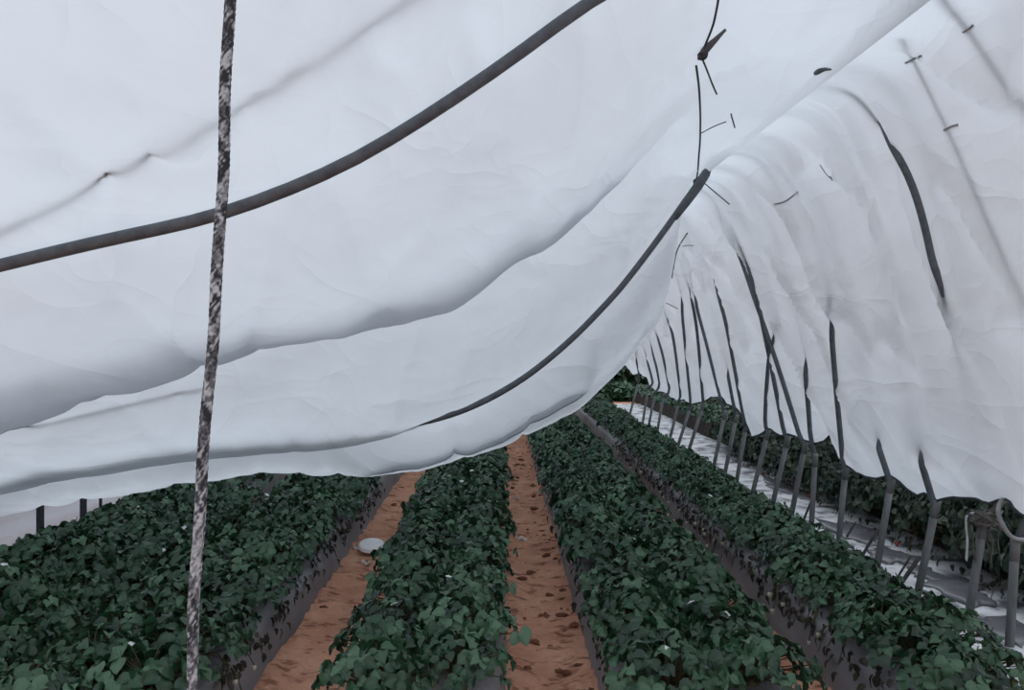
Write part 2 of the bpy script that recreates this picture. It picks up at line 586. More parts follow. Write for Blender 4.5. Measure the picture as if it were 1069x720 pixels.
NX = 190
XL = -3.3
colsX = [XL + (XR - XL) * i / NX for i in range(NX + 1)]
cols = [rows_at(X, SUB) for X in colsX]
NR = len(cols[0])
ridgeY = [p.y for p in cols[-1]]
rows = []
for j in range(NR):
    row = []
    for i, X in enumerate(colsX):
        p = cols[i][j]
        y, z = p.y, p.z
        edge = ss(XR, XR - .25, X) if False else 1 - ss(XR - .25, XR, X)
        # soft billows and radiating pleats
        a = fbm(X * .9, y * 1.1, 3.1, 3) * 0.030
        b = (1 - abs(fbm(X * 1.7 + y * .5, y * 1.1 - X * .5, 9.7, 2))) ** 6 * 0.040
        c = fbm(X * 4.2 + 4, y * 1.2 + X, 1.7, 3) * 0.018
        calm = math.exp(-((y - ev(H2, X)[0]) / .12) ** 2) * .75
        edge *= 1 - calm
        row.append(Vector((X, y, z + (a + b + c) * edge)))
    Y = ridgeY[j]
    rs = right_section(Y)
    nv = len(rs) - 1
    for k in range(1, nv + 1):
        p = rs[k]
        v = k / nv
        t = (rs[min(k + 1, nv)] - rs[k - 1]).normalized()
        nrm = Vector((t.z, 0, -t.x))           # points inwards/down
        if nrm.z > 0 and v < .5:
            nrm = -nrm
        if nrm.x > 0 and v > .5:
            nrm = -nrm
        amp = ss(0.0, 0.25, v)
        pl = fbm(v * 1.6, Y * 2.6, 5.5, 3) * .030 + fbm(v * .9 + Y * .15, Y * 3.1, 8.1, 2) * .035 * ss(.3, .8, v) + (1 - abs(fbm(v * 2.0 - Y * .25, Y * 1.7 + v * 1.8, 2.2, 2))) ** 6 * .060
        # pressed against each hoop, slack between
        near = min(abs(Y - q) for q in POSTY)
        for yp, wp, ap in ((4.30, .05, .055), (4.44, .035, .045), (4.62, .06, .040)):
            pl += ap * math.exp(-((Y - yp - (v - .2) * .5) / wp) ** 2) * ss(.06, .16, v) * (1 - ss(.25, .5, v))
        slack = ss(0.0, .25, near) * .02 * math.sin(math.pi * v)
        row.append(p + nrm * ((pl + slack - .02) * amp * (1 - .6 * ss(.85, 1, v))))
    rows.append(row)
mb = MB().grid(rows)
film_me = mb.mesh('tunnel_cover', M['film'])
film = link('tunnel_cover', film_me)
hem = [r_[-1] + Vector((-.004, 0, 0)) for r_ in rows]
MB().tube(hem, .0075, 6).build('hem', M['string'], film)
tag(film, 'white translucent polythene tunnel cover sagging low over the crop rows', 'plastic cover')
BVH = BVHTree.FromPolygons([tuple(v) for v in mb.v], mb.f)


def hit(px, py):
    """where the line of sight through this picture point meets the film"""
    o = Vector((0, 0, H))
    d = (P(px, py, 1.0) - o).normalized()
    h = BVH.ray_cast(o, d)
    if h[0] is None:
        return None, None
    n = h[1]
    if n.dot(d) > 0:
        n = -n
    return h[0], n


def on_film(pxs, off, sub=6, xmin=-9):
    """path lying on the film's inner (off > 0) or outer (off < 0) face"""
    v = catmull([Vector((x, y, 0)) for x, y in pxs], sub)
    out = []
    for q in v:
        p, n = hit(q.x, q.y)
        if p is not None and p.x > xmin:
            out.append(p + n * off)
    return out


def smooth_path(p, it=2):
    for _ in range(it):
        p = [p[0]] + [(p[i - 1] + p[i] * 2 + p[i + 1]) / 4 for i in range(1, len(p) - 1)] + [p[-1]]
    return p


def above_film(X, Y, off):
    h = BVH.ray_cast(Vector((X, Y, 6)), Vector((0, 0, -1)))
    return Vector((X, Y, (h[0].z if h[0] is not None else 1.0) + off))


# ------------------------------------------------------------------ hoops with their posts
def make_post(top, base, r, root, mat, name='post'):
    d = (top - base)
    g = base - d * (base.z / d.z) if abs(d.z) > 1e-6 else base
    g = g - d.normalized() * .05
    b = MB().tube([g, g.lerp(top, .5), top], r, 10)
    o = b.build(name, mat, root)
    return o


def outer_arch(Y, z0, off=.15, leftoff=.22):
    """from height z0 on the right side over the ridge to the left side, lying outside the film"""
    rs = right_section(Y)
    out = []
    n = len(rs)
    for k in range(n - 1, -1, -1):
        if rs[k].z > z0 and rs[k].x > 1.62:
            t = (rs[min(k + 1, n - 1)] - rs[max(k - 1, 0)]).normalized()
            nr = Vector((-t.z, 0, t.x))
            out.append(rs[k] + nr * off)
    return out[::4]


def left_arch(Y, off):
    xs = [1.45 - i * (4.5 / 26) for i in range(27)]
    return smooth_path([above_film(x, Y, off) for x in xs], 3)


ordinals = ['first', 'second', 'third', 'fourth', 'fifth', 'sixth', 'seventh', 'eighth', 'ninth', 'tenth', 'eleventh', 'twelfth',
            'thirteenth', 'fourteenth', 'fifteenth', 'sixteenth', 'seventeenth', 'eighteenth', 'nineteenth']
# visible stretches of each hoop on the inner face of the right side (picture points from eave upwards)
VIS = {
    1: [(985, 332), (977, 280), (966, 225), (950, 180), (928, 145), (906, 116)],
    2: [(976, 521), (971, 505), (965, 485), (959, 466)],
    3: [(929, 496), (922, 475), (915, 455)],
    4: [(882, 484), (878, 440), (873, 390), (870, 345), (865, 308)],
    5: [(848, 462), (846, 430), (843, 395), (840, 366)],
    6: [(837, 457), (825, 420), (808, 365), (790, 312), (761, 253)],
    7: [(820, 452), (812, 410), (803, 365), (795, 325), (784, 285), (767, 250)],
    8: [(800, 444), (801, 410), (804, 375), (807, 343)],
    9: [(778, 437), (770, 395), (760, 340), (752, 310), (738, 275)],
    10: [(767, 422), (763, 400), (759, 381)],
    11: [(753, 415), (744, 380), (735, 345), (728, 320), (721, 290)],
    12: [(735, 418), (732, 380), (729, 345), (723, 310), (716, 293)],
    13: [(722, 418), (718, 380), (714, 335), (709, 295)],
    14: [(712, 414), (707, 375), (702, 340), (693, 326)],
    15: [(701, 412), (694, 375), (687, 350), (681, 342)],
    16: [(690, 404), (686, 380), (677, 352)],
    17: [(683, 402), (679, 385), (673, 366)],
    18: [(668, 391), (666, 380), (663, 366)],
}
for i, (t, b) in enumerate(POSTPX):
    Y = POSTY[i]
    top = P(t[0], t[1], Y)
    base = P(b[0], b[1], Y)
    root = empty('tunnel_hoop', (0, 0, 0))
    if i == 0:
        lab = 'grey tunnel post nearest the camera on the right, below the hanging hose loop'
    elif i == 1:
        lab = 'grey tunnel post on the right with rags and twine bunched on its top'
    else:
        lab = 'grey tunnel hoop and leaning post, %s from the camera along the right side' % ordinals[i]
    tag(root, lab, 'tunnel hoop', 'hoops along the right side of the tunnel')
    r = .0215
    po = make_post(top, base, r, root, M['post'])
    sl = MB().tube([top.lerp(base, .16), top.lerp(base, .02), top + (top - base).normalized() * .015], r * 1.08, 10)
    sl.build('sleeve', M['post'], root)
    path = [top.lerp(base, .05)]
    vis = VIS.get(i)
    if vis:
        vp = on_film(vis, 0.014, 5, 1.7)
        vp = smooth_path(vp, 10 if i == 1 else 9)
        nv_ = len(vp)
        for q in range(nv_):
            u = q / (nv_ - 1)
            k_ = ss(.70, 1, u) + (ss(.75, 1, 1 - u) if i == 1 else 0)
            vp[q] = vp[q] + Vector((.048 * k_, 0, .020 * k_))
        if i == 1:
            z0 = vp[0].z
            low = [P(t[0], t[1], Y)]
            rs = right_section(Y)
            for k in range(len(rs) - 1, 0, -6):
                if rs[k].z < z0 - .12:
                    low.append(Vector((rs[k].x + .16, lerp(Y, vp[0].y, (rs[k].z - .6) / (z0 - .6)), rs[k].z)))
            path = low[:1] + low[1:]
        path += vp
        yl, zl = vp[-1].y, vp[-1].z
    else:
        yl, zl = Y, top.z + .1
    arch = outer_arch(yl, zl + .10)
    path += arch
    path += left_arch(yl, .16 if yl > 6.4 else .34)
    rr = .020 if i < 9 else .019
    ap = MB().tube(smooth_path(path, 1), rr, 8)
    ap.build('arch_pipe', M['pipe'], root)

# second big hoop that shows under the sagging sheet, and the big one close to the camera
root = empty('tunnel_hoop', (0, 0, 0))
tag(root, 'long dark hoop pipe curving under the far sagging fold of the cover', 'tunnel hoop', 'bent hoops under the sagging cover')
c2 = catmull([P(*q) for q in H2PX], 8)
wob = [p + Vector((0, 0, fbm(p.x * 2.2, 0, 8.8, 2) * .008)) for p in c2]
arch = [Vector((1.62, 5.62, 3.03)), Vector((1.85, 5.65, 3.06)), Vector((2.14, 5.68, 2.86)), Vector((2.34, 5.7, 2.4))]
MB().tube(arch[::-1] + wob, .0235, 10).build('arch_pipe', M['pipe'], root)
MB().tube([P(742, 172, 5.6), P(737, 181, 5.58), P(728, 195, 5.57), P(716, 212, 5.58), P(704, 228, 5.6)], .03, 10, True, [.012, .034, .036, .030, .0236]).build('sleeve', M['pipe'], root)

root = empty('tunnel_hoop', (0, 0, 0))
tag(root, 'thick grey hoop pipe sweeping across the top left close to the camera', 'tunnel hoop', 'bent hoops under the sagging cover')
pts = [Vector((x, 2.76, interp(H1[0], H1[2], x))) for x in [-3.15 + i * .12 for i in range(39)]]
pts += [Vector((1.5, 2.76, 3.08)), Vector((1.8, 2.76, 3.10)), Vector((2.12, 2.76, 2.92)), Vector((2.32, 2.76, 2.42)), Vector((2.47, 2.76, 1.7)), Vector((2.49, 2.76, 1.1)), Vector((2.56, 2.76, .55))]
MB().tube(smooth_path(pts, 1), .0238, 14).build('arch_pipe', M['pipe'], root)
make_post(Vector((2.57, 2.76, .6)), Vector((2.47, 2.76, 0)), .0245, root, M['post'])
make_post(Vector((-3.15, 2.76, 1.5)), Vector((-3.05, 2.76, 0)), .0245, root, M['dark_post'])

# left side posts
for (tx, ty, lab) in ((42, 530, 'dark post at the left edge of the crop, nearest of three under the cover'),
                      (87, 520, 'dark post at the left edge of the crop, middle of three under the cover'),
                      (105, 514, 'thin dark post at the left edge of the crop, farthest of three under the cover')):
    k = 3.0 * F / (CX - tx)
    top = P(tx, ty, k)
    top.z += .12
    base = Vector((top.x + .0, k, 0))
    rr = .024 if tx < 100 else .012
    o = MB().tube([base - Vector((0, 0, .05)), base.lerp(top, .4), top], rr, 10).build('edge_post', M['dark_post'])
    tag(o, lab, 'post', 'posts at the left edge')

# left netting skirt
rows = []
for j in range(160):
    Y = 3.2 + j * .08
    row = []
    for k in range(22):
        z = k / 21 * .84
        x = -3.12 - .10 * (1 - k / 21) + fbm(Y * .8, z * 6, 2.2, 3) * .03 + fbm(Y * .4 + z * 5, z * 16, 7.7, 2) * .022
        row.append(Vector((x, Y, z)))
    rows.append(row)
tag(MB().grid(rows).build('side_skirt', M['skirt']), 'grey crinkled netting skirt along the left edge behind the dark posts', 'netting')

# ------------------------------------------------------------------ cords and strings on the film


def cord(name, pxs, r, off, lab, cat, mat, group=None, sub=6, sm=2):
    p = smooth_path(on_film(pxs, off, sub), 9 if name == 'holding_rope' else sm)
    if len(p) < 2:
        return None
    o = MB().tube(p, r, 6).build(name, mat)
    tag(o, lab, cat, group)
    return o


cord('holding_rope', [(-60, 270), (0, 244), (60, 214), (180, 155), (240, 120), (290, 90), (350, 52), (400, 18), (440, -8), (520, -60)], .011, -.032,
     'faint rope over the outside of the cover, above the thick near hoop', 'rope', M['cord'])
cord('holding_rope', [(-30, 462), (0, 454), (60, 440), (120, 426), (165, 415), (215, 405)], .009, -.024,
     'faint rope showing through the cover at left, below the deep fold', 'rope', M['cord'])
cord('holding_rope', [(940, 40), (947, 54), (955, 70), (976, 110), (1000, 160), (1022, 210), (1045, 262), (1069, 312), (1090, 350)], .009, -.022,
     'thin rope over the right side, left one of the pair at top right', 'rope', M['cord'])
cord('holding_rope', [(980, -5), (990, 10), (1010, 34), (1030, 62), (1050, 90), (1069, 112), (1100, 150)], .014, -.030,
     'thicker rope over the right side in the top right corner', 'rope', M['cord'])
for k, (pxs, lab) in enumerate([
        ([(945, 66), (953, 62), (962, 58)], 'short tie crossing the left rope at top right, upper one'),
        ([(985, 136), (993, 132), (1000, 130)], 'short tie crossing the left rope at top right, lower one'),
        ([(1005, 34), (1012, 30), (1016, 26)], 'short tie crossing the thick rope in the top right corner'),
        ([(808, 213), (820, 210), (833, 200)], 'faint bent tie on the right side below the ridge peak'),
        ([(856, 172), (862, 181), (869, 188)], 'tiny faint tie just below the pleats of the ridge peak')]):
    cord('cover_tie', pxs, .006, -.004, lab, 'tie', M['cord'], None, 4, 1)

strings = [
    ([(751, -10), (748, 8), (744, 25), (738, 40), (731, 57)], .0065, 'dark string at the very top, running down to the upper knot by the ridge'),
    ([(731, 57), (738, 74), (748, 97)], .006, 'short dark string end slanting down right from the upper ridge knot'),
    ([(726, 68), (729, 90), (731, 115), (731, 140), (729, 165), (727, 186)], .0075, 'dark string hanging down to the knot where the far hoop meets the ridge'),
    ([(735, 190), (748, 201), (762, 213)], .0065, 'short dark string end slanting down right from the lower ridge knot'),
    ([(718, 243), (711, 254), (706, 265), (702, 290)], .009, 'bent dark string on the ridge below the lower knot'),
    ([(763, 118), (767, 132)], .006, 'tiny faint string end right of the long hanging string'),
    ([(713, 257), (718, 256), (724, 256)], .005, 'tiny string end beside the bent string on the ridge'),
    ([(696, 316), (702, 319), (708, 322)], .007, 'tiny string end above the farthest hoops'),
    ([(732, 138), (745, 131), (758, 126)], .004, 'faint thin string running right from the long hanging string'),
]
for pxs, r, lab in strings:
    cord('tie_string', pxs, r * .75, .006, lab, 'string', M['string'], None, 5, 1)

# upper hoop stub glimpsed at the ridge, knots
for pxs, lab, r0 in (([(732, 54), (740, 46), (757, 30)], 'dark wedge of hoop pipe showing at the upper ridge knot', .022),
                     ([(851, 76), (858, 72), (868, 72)], 'small dark piece of pipe poking through at the ridge peak', .014)):
    p = on_film(pxs, .004, 6)
    n = len(p)
    o = MB().tube(p, r0, 8, True, [r0 * (.35 + .65 * math.sin(math.pi * min(1, (k + .6) / (n * .9)) ** .7)) for k in range(n)]).build('pipe_stub', M['pipe'])
    tag(o, lab, 'pipe')
for (x, y, s, lab) in ((732, 55, .018, 'upper dark knot of string at the ridge'), (729, 187, .034, 'large dark knot where the far hoop meets the ridge')):
    p, n = hit(x, y)
    mbk = MB().ball(p + n * .012, s, s * .8, s * .9, 10, 7, .12, R)
    for a in range(3):
        c = p + n * .012
        ring = [c + Vector((math.cos(t) * s * 1.05, math.sin(t) * s * .5 * (1 if a else -1), math.sin(t + a) * s)) for t in [q * 2 * math.pi / 14 for q in range(15)]]
        mbk.tube(ring, .005, 5)
    o = mbk.build('string_knot', M['string'])
    tag(o, lab, 'knot')

# ------------------------------------------------------------------ hanging speckled rope in front
pt, pb = P(241, 0, .9), P(200, 720, .9)
dirr = (pt - pb).normalized()
top = pt + dirr * ((2.36 - pt.z) / dirr.z)
bot = pb - dirr * ((pb.z - .12) / dirr.z)
L = (top - bot).length
nseg = int(L / .0035)
seg = 16
mbr = MB()
rr = .0066
ringpts = []
for j in range(nseg + 1):
    s = j / nseg * L
    c = bot + dirr * s + Vector((.0025 * math.sin(s * 9) + .001 * math.sin(s * 31), .002 * math.cos(s * 7), 0))
    bx = Vector((1, 0, 0)) - dirr * dirr.x
    bx.normalize()
    by = dirr.cross(bx)
    for k in range(seg):
        a = 2 * math.pi * k / seg
        u, v = a / (2 * math.pi) * 8, s / .0085
        w1, w2 = math.sin(math.pi * (u + v)), math.sin(math.pi * (u - v))
        bulge = max(abs(w1), abs(w2))
        r_ = rr * (.86 + .20 * bulge) * (1 + .05 * fbm(s * 20, a, 1, 2))
        mbr.v.append(c + (bx * math.cos(a) + by * math.sin(a)) * r_)
        q1, q2 = math.floor(u + v), math.floor(u - v)
        h1 = (math.sin(q1 * 12.9898 + 4.1 * (q1 % 3)) * 43758.5) % 1
        h2 = (math.sin(q2 * 78.233 + 1.3) * 12543.3) % 1
        tone = (h1 if abs(w1) > abs(w2) else h2) * .62
        mbr.tone.append(tone)
for j in range(nseg):
    for k in range(seg):
        a = j * seg + k
        b = j * seg + (k + 1) % seg
        mbr.f.append((a, b, b + seg, a + seg))
mbr.f.append(tuple(range(seg))[::-1])
mbr.f.append(tuple(nseg * seg + k for k in range(seg)))
rope = mbr.build('hanging_rope', M['braid'])
tag(rope, 'black and white speckled braided rope hanging taut in the left foreground', 'rope')

# ------------------------------------------------------------------ ground and beds
BEDS = [(-2.92, -2.20), (-1.80, -1.09), (-.67, .05), (.44, 1.22), (1.50, 2.12), (3.25, 4.0), (4.4, 5.15)]
xs = [-14, -9, -6, -4.2, -3.6, -3.3]
x = -3.2
while x < 2.9:
    inb = any(a + .06 < x < b - .06 for a, b in BEDS)
    xs.append(x)
    x += .12 if inb else .028
xs += [2.95, 3.1, 3.3, 3.7, 4.1, 4.3, 4.6, 5.2, 6, 8, 11, 14]
ys = [-4, -2, -1, 0, .8, 1.6, 2.2, 2.6]
y = 2.9
while y < 12:
    ys.append(y)
    y += .03 if y < 7 else .05
ys += [12 + i * .25 for i in range(56)] + [27, 30, 35]
rows = []
for y in ys:
    row = []
    for x in xs:
        z = 0
        if -3.3 < x < 2.12 and 2.5 < y < 24:
            z = fbm(x * 5, y * 5, .3, 4) * .020 + max(0, fbm(x * 12, y * 14, 4.3, 2)) * .028
            for a, b in ((-1.09, -.67), (.05, .44), (1.16, 1.55)):
                if a < x < b:                    # trodden hollow in the middle of each path
                    z -= .022 * math.sin(math.pi * (x - a) / (b - a))
        row.append(Vector((x, y, z)))
    rows.append(row)
soil = MB().grid(rows).build('floor', M['soil'])
tag(soil, 'orange sandy soil of the trodden paths between the beds', 'soil', None, 'structure')

BEDH = .215
bed_labels = ['grey mulched raised bed along the far left edge of the tunnel',
              'grey mulched raised bed left of the path with the white lid',
              'raised bed in the centre between the two orange paths',
              'grey mulched raised bed right of the central orange path',
              'grey mulched raised bed along the right hand row of posts',
              'dark litter covered raised bed outside the tunnel beyond the white ground sheet',
              'outermost raised bed of the neighbouring plot at right']
for bi, (x0, x1) in enumerate(BEDS):
    far = (14.6 if bi < 3 else 18.2) if bi < 5 else 19.0
    y0 = 2.6 if bi != 2 else 2.9
    y0 = 2.2 if bi in (0, 1) else y0
    rows = []
    ny = int((far - y0) / .07)
    prof = [(0, -.04), (.02, .04), (.035, .10), (.05, .15), (.065, .185), (.09, .205), (.14, .218), (.25, .222), (.30, .223)]
    wdt = x1 - x0
    prof = prof + [(wdt - a, b) for a, b in prof[::-1]]
    for j in range(ny + 1):
        Y = y0 + (far - y0) * j / ny
        row = []
        endk = ss(0, .25, Y - y0) * ss(0, .25, far - Y)
        for (a, b) in prof:
            d = fbm(Y * 1.3, b * 9 + bi, a * 4, 3) * .016 + fbm(Y * 4.5, b * 3 + bi * 7, a * 2, 2) * .010
            sgn = 1 if a > wdt / 2 else -1
            row.append(Vector((x0 + a + (d * sgn if b < .205 else 0) + fbm(Y * .5, bi * 3.3, 0, 2) * .02, Y, (b + (d if b > .2 else 0)) * endk - .01)))
        rows.append(row)
    o = MB().grid(rows).build('raised_bed', M['dark_mulch'] if bi >= 5 else M['mulch'])
    tag(o, bed_labels[bi], 'planting bed', 'long raised beds')


# ------------------------------------------------------------------ strawberry plants
def leaflet(mb, o, fwd, up, L, W, rnd, tone, nl=6, nw=4):
    side = fwd.cross(up).normalized()
    fold = rnd.uniform(.10, .75)
    droop = rnd.uniform(.0, .6)
    cup = rnd.uniform(-.1, .25)
    base = len(mb.v)
    for i in range(nl + 1):
        t = i / nl
        wv = W * (math.sin(math.pi * min(1, t * .90 + .04) ** 1.0) ** .62)
        if i == nl:
            wv *= .62
        for k in range(-(nw // 2), nw // 2 + 1):
            s = k / (nw // 2)
            tt = t - .05 * abs(s) * (1 if i % 2 else -.6) if abs(s) == 1 else t
            p = o + fwd * (L * tt) + side * (wv * s * .5) + up * (abs(s) * wv * .5 * fold + math.sin(t * 5 + k) * .0022
                                                                  - droop * L * t * t + cup * wv * s * s * .3)
            mb.v.append(p)
            mb.tone.append(min(1, max(0, tone + (.10 if s == 0 else 0))))
    w_ = nw + 1
    for i in range(nl):
        for k in range(nw):
            a = base + i * w_ + k
            mb.f.append((a, a + 1, a + w_ + 1, a + w_))


def plant_mesh(seed, nleaf, spread=.225, hgt=.175, nl=6, nw=4, size=1.0):
    rnd = random.Random(seed)
    leaves, stems = MB(), MB()
    stems.ball((0, 0, .01), .03, .03, .03, 8, 5)
    for i in range(nleaf):
        az = i * 2.399963 + rnd.uniform(-.35, .35)
        q = math.sqrt((i + .5) / nleaf)
        r = spread * q * rnd.uniform(.82, 1.1)
        h = hgt * (1 - .55 * q ** 2.4) * rnd.uniform(.78, 1.15)
        dr = Vector((math.cos(az), math.sin(az), 0))
        tip = dr * r + Vector((0, 0, h))
        mid = dr * (r * .42) + Vector((0, 0, h * .72))
        stems.tube([Vector((0, 0, .01)), mid, tip], .0028, 4, False, [.0034, .003, .0022])
        tilt = lerp(.15, .85, q) + rnd.uniform(-.35, .35)
        yaw = az + rnd.uniform(-.7, .7)
        fw = Vector((math.cos(yaw) * math.cos(tilt), math.sin(yaw) * math.cos(tilt), -math.sin(tilt)))
        sd = Vector((-math.sin(yaw), math.cos(yaw), 0))
        up = sd.cross(fw) * -1
        roll = rnd.uniform(-.6, .6)
        if up.z < 0:
            up = -up
        up = (up * math.cos(roll) + sd * math.sin(roll)).normalized()
        tone = min(1, max(0, rnd.gauss(.45, .24)))
        if rnd.random() < .09:
            tone = rnd.uniform(.8, 1)
        Lb = rnd.uniform(.040, .062) * size
        for da in (-1.25, 0, 1.25):
            f2 = (Matrix.Rotation(da + rnd.uniform(-.15, .15), 3, up) @ fw).normalized()
            f2 = (f2 - up * f2.dot(up)).normalized()
            leaflet(leaves, tip + f2 * .006, f2, up, Lb * (1 if da == 0 else .92), Lb * rnd.uniform(.84, .98), rnd, tone, nl, nw)
    return leaves, stems


NVAR = 9
LEAFM, STEMM, LEAFD = [], [], []
for k in range(NVAR):
    lv, st = plant_mesh(100 + k, 52 + (k % 3) * 5)
    LEAFM.append(lv.mesh('leaves', M['leaf']))
    STEMM.append(st.mesh('stems', M['stem']))
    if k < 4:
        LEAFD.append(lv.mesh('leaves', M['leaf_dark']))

# hanging fruit trusses, fruit, flowers, dead leaves: a few shared meshes
TRUSS, FRUITPOS, DRYM = [], [], []
for k in range(5):
    rnd = random.Random(300 + k)
    b = MB()
    pos = []
    for q in range(4):
        s = rnd.uniform(-.17, .17)
        outx = rnd.uniform(.20, .29)
        endz = rnd.uniform(-.11, .0)
        tip = Vector((outx, s, endz))
        b.tube(catmull([Vector((0, 0, .03)), Vector((.14, s * .5, .07)), Vector((outx * .85, s * .9, .02)), tip], 4), .0026, 4)
        pos.append(tip)
    TRUSS.append(b.mesh('fruit_truss', M['stem']))
    FRUITPOS.append(pos)
    d = MB()
    for q in range(11):
        s = rnd.uniform(-.2, .2)
        o = Vector((rnd.uniform(.14, .23), s, rnd.uniform(-.03, .06)))
        fw = Vector((rnd.uniform(.3, 1), rnd.uniform(-.9, .9), -.8)).normalized()
        up = Vector((1, rnd.uniform(-.4, .4), .4))
        up = (up - fw * up.dot(fw)).normalized()
        leaflet(d, o, fw, up, rnd.uniform(.026, .048), rnd.uniform(.022, .04), rnd, rnd.uniform(.0, .9), 4, 2)
    DRYM.append(d.mesh('dead_leaves', M['leaf_old']))


def fruit_mesh(name, mat, s):
    b = MB()
    b.ball((0, 0, -s * .9), s * .78, s * .78, s, 8, 6)
    b.v = [Vector((v.x * (1.0 + .35 * (v.z / s + .9)), v.y * (1.0 + .35 * (v.z / s + .9)), v.z)) for v in b.v]
    return b.mesh(name, mat)


FRUITM = [fruit_mesh('fruit', M['fruit'], .013), fruit_mesh('fruit', M['fruit'], .017)]
RIPEM = fruit_mesh('fruit', M['ripe'], .019)
fl = MB()
for k in range(5):
    a = k * 2 * math.pi / 5
    fl.ball((math.cos(a) * .011, math.sin(a) * .011, .002), .009, .009, .0025, 8, 4)
fl.ball((0, 0, .004), .006, .006, .004, 8, 4)
FLOWERM = fl.mesh('flower', M['petal'])

plant_labels = ['leafy strawberry plant in the bed along the far left edge',
                'dark green strawberry plant in the bed left of the white lid',
                'dark green strawberry plant in the central bed between two orange paths',
                'dark green strawberry plant in the bed right of the central orange path',
                'strawberry plant in the bed beside the right hand posts',
                'strawberry plant outside the posts, beyond the white ground sheet']
plant_groups = ['strawberry plants of the far left bed', 'strawberry plants left of the white lid', 'strawberry plants of the central bed',
                'strawberry plants right of the central path', 'strawberry plants beside the right posts', 'strawberry plants beyond the white sheet']
RANGES = [(2.9, 6.6), (2.75, 7.2), (2.95, 9.4), (2.9, 14.4), (2.9, 14.4), (4.3, 10.8)]
STEP = [.31, .31, .31, .31, .31, .33]
rp_ = random.Random(77)
count = 0
stuff_pts = []


XOFF = [.07, -.05, 0, .01, .05, -.05]
XROW = [.17, .15, .16, .175, .10, .17]
PSC = [1, 1, 1, 1.04, .90, 1]


def place_plant(bi, x, y, side, hero):
    global count
    k = rp_.randrange(NVAR)
    rz = rp_.uniform(0, 2 * math.pi)
    s = rp_.uniform(.90, 1.10) * PSC[bi]
    if bi == 0 and side > 0:
        x, lowz = x + .09, .07
    elif side == -2:
        x, lowz = x - .02, .12
    else:
        lowz = 0
    root = empty('strawberry_plant', (x, y, BEDH - .01 - lowz))
    tag(root, plant_labels[bi], 'plant', plant_groups[bi])
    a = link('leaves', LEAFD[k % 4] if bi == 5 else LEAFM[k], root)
    a.rotation_euler.z = rz
    a.scale = (s * 1.12, s * 1.12, s * 1.75) if bi == 5 else (s, s, s)
    b = link('stems', STEMM[k], root)
    b.rotation_euler.z = rz
    b.scale = a.scale
    count += 1
    if hero and y < 10:
        t = rp_.randrange(5)
        rot = (0 if side > 0 else math.pi) + rp_.uniform(-.3, .3)
        if rp_.random() < (.25 if bi in (1, 3) else .6):
            tr = link('fruit_truss', TRUSS[t], root)
            tr.rotation_euler.z = rot
            for q in range(rp_.choice((1, 2, 3))):
                fm = rp_.choice(FRUITM)
                if bi == 5 and rp_.random() < .6:
                    fm = RIPEM
                f = link('fruit', fm, tr)
                f.location = FRUITPOS[t][q % 4]
        for q in range(3 if bi == 0 else 2 if bi in (1, 4) else 1):
            d = link('dead_leaves', DRYM[(t + q) % 5], root)
            d.rotation_euler.z = rot + rp_.uniform(-.2, .2)
            d.location = (.03 * q * (1 if side > 0 else -1), 0, -.035 * q)
    if y < 8 and rp_.random() < .2:
        f = link('flower', FLOWERM, root)
        f.location = (rp_.uniform(-.15, .15), rp_.uniform(-.15, .15), rp_.uniform(.15, .19))
        f.rotation_euler = (rp_.uniform(-.6, .6), rp_.uniform(-.6, .6), 0)


for bi in range(6):
    x0, x1 = BEDS[bi]
    ya, yb = RANGES[bi]
    xc = (x0 + x1) / 2
    y = ya
    y += 0
    while y < yb + .01:
        for sd in ((-1, 0, 1) if bi == 0 else (-2, -1, 1) if bi == 5 else (-1, 1)):
            x = xc + XOFF[bi] + sd * (XROW[bi] if bi else .235) + rp_.uniform(-.025, .025)
            yy = y + (.15 if sd > 0 else 0) + rp_.uniform(-.04, .04)
            hero = (bi in (3, 4) and sd < 0) or (bi == 5 and sd < -1) or (bi in (0, 1) and sd > 0)
            place_plant(bi, x, yy, sd, hero)
        y += STEP[bi] if y < 9 else STEP[bi] * 1.12
    yy = yb + .3
    far = (14.4 if bi < 3 else 18.0) if bi < 5 else 18.8
    while yy < far:
        for sd in (-1, 1):
            stuff_pts.append((xc + XOFF[bi] + sd * XROW[bi] + rp_.uniform(-.03, .03), yy + rp_.uniform(-.05, .05)))
        yy += .34
for yy in [4.6 + k * .36 for k in range(38)]:
    for sd in (-1, 1):
        stuff_pts.append((4.775 + sd * .19 + rp_.uniform(-.03, .03), yy))
print('plants', count, 'stuff', len(stuff_pts))
low = [plant_mesh(500 + k, 20, .225, .18, 3, 2, 1.25)[0] for k in range(4)]
big = MB()
for (x, y) in stuff_pts:
    src = rp_.choice(low)
    a, s = rp_.uniform(0, 6.28), rp_.uniform(.92, 1.1)
    ca, sa = math.cos(a) * s, math.sin(a) * s
    b0 = len(big.v)
    big.v.extend(Vector((x + v.x * ca - v.y * sa, y + v.x * sa + v.y * ca, BEDH + v.z * s)) for v in src.v)
    big.tone.extend(src.tone)
    big.f.extend(tuple(b0 + i for i in f) for f in src.f)
o = big.build('strawberry_foliage', M['leaf'])
tag(o, 'distant strawberry foliage farther down the beds and on the neighbouring plot', 'foliage', None, 'stuff')

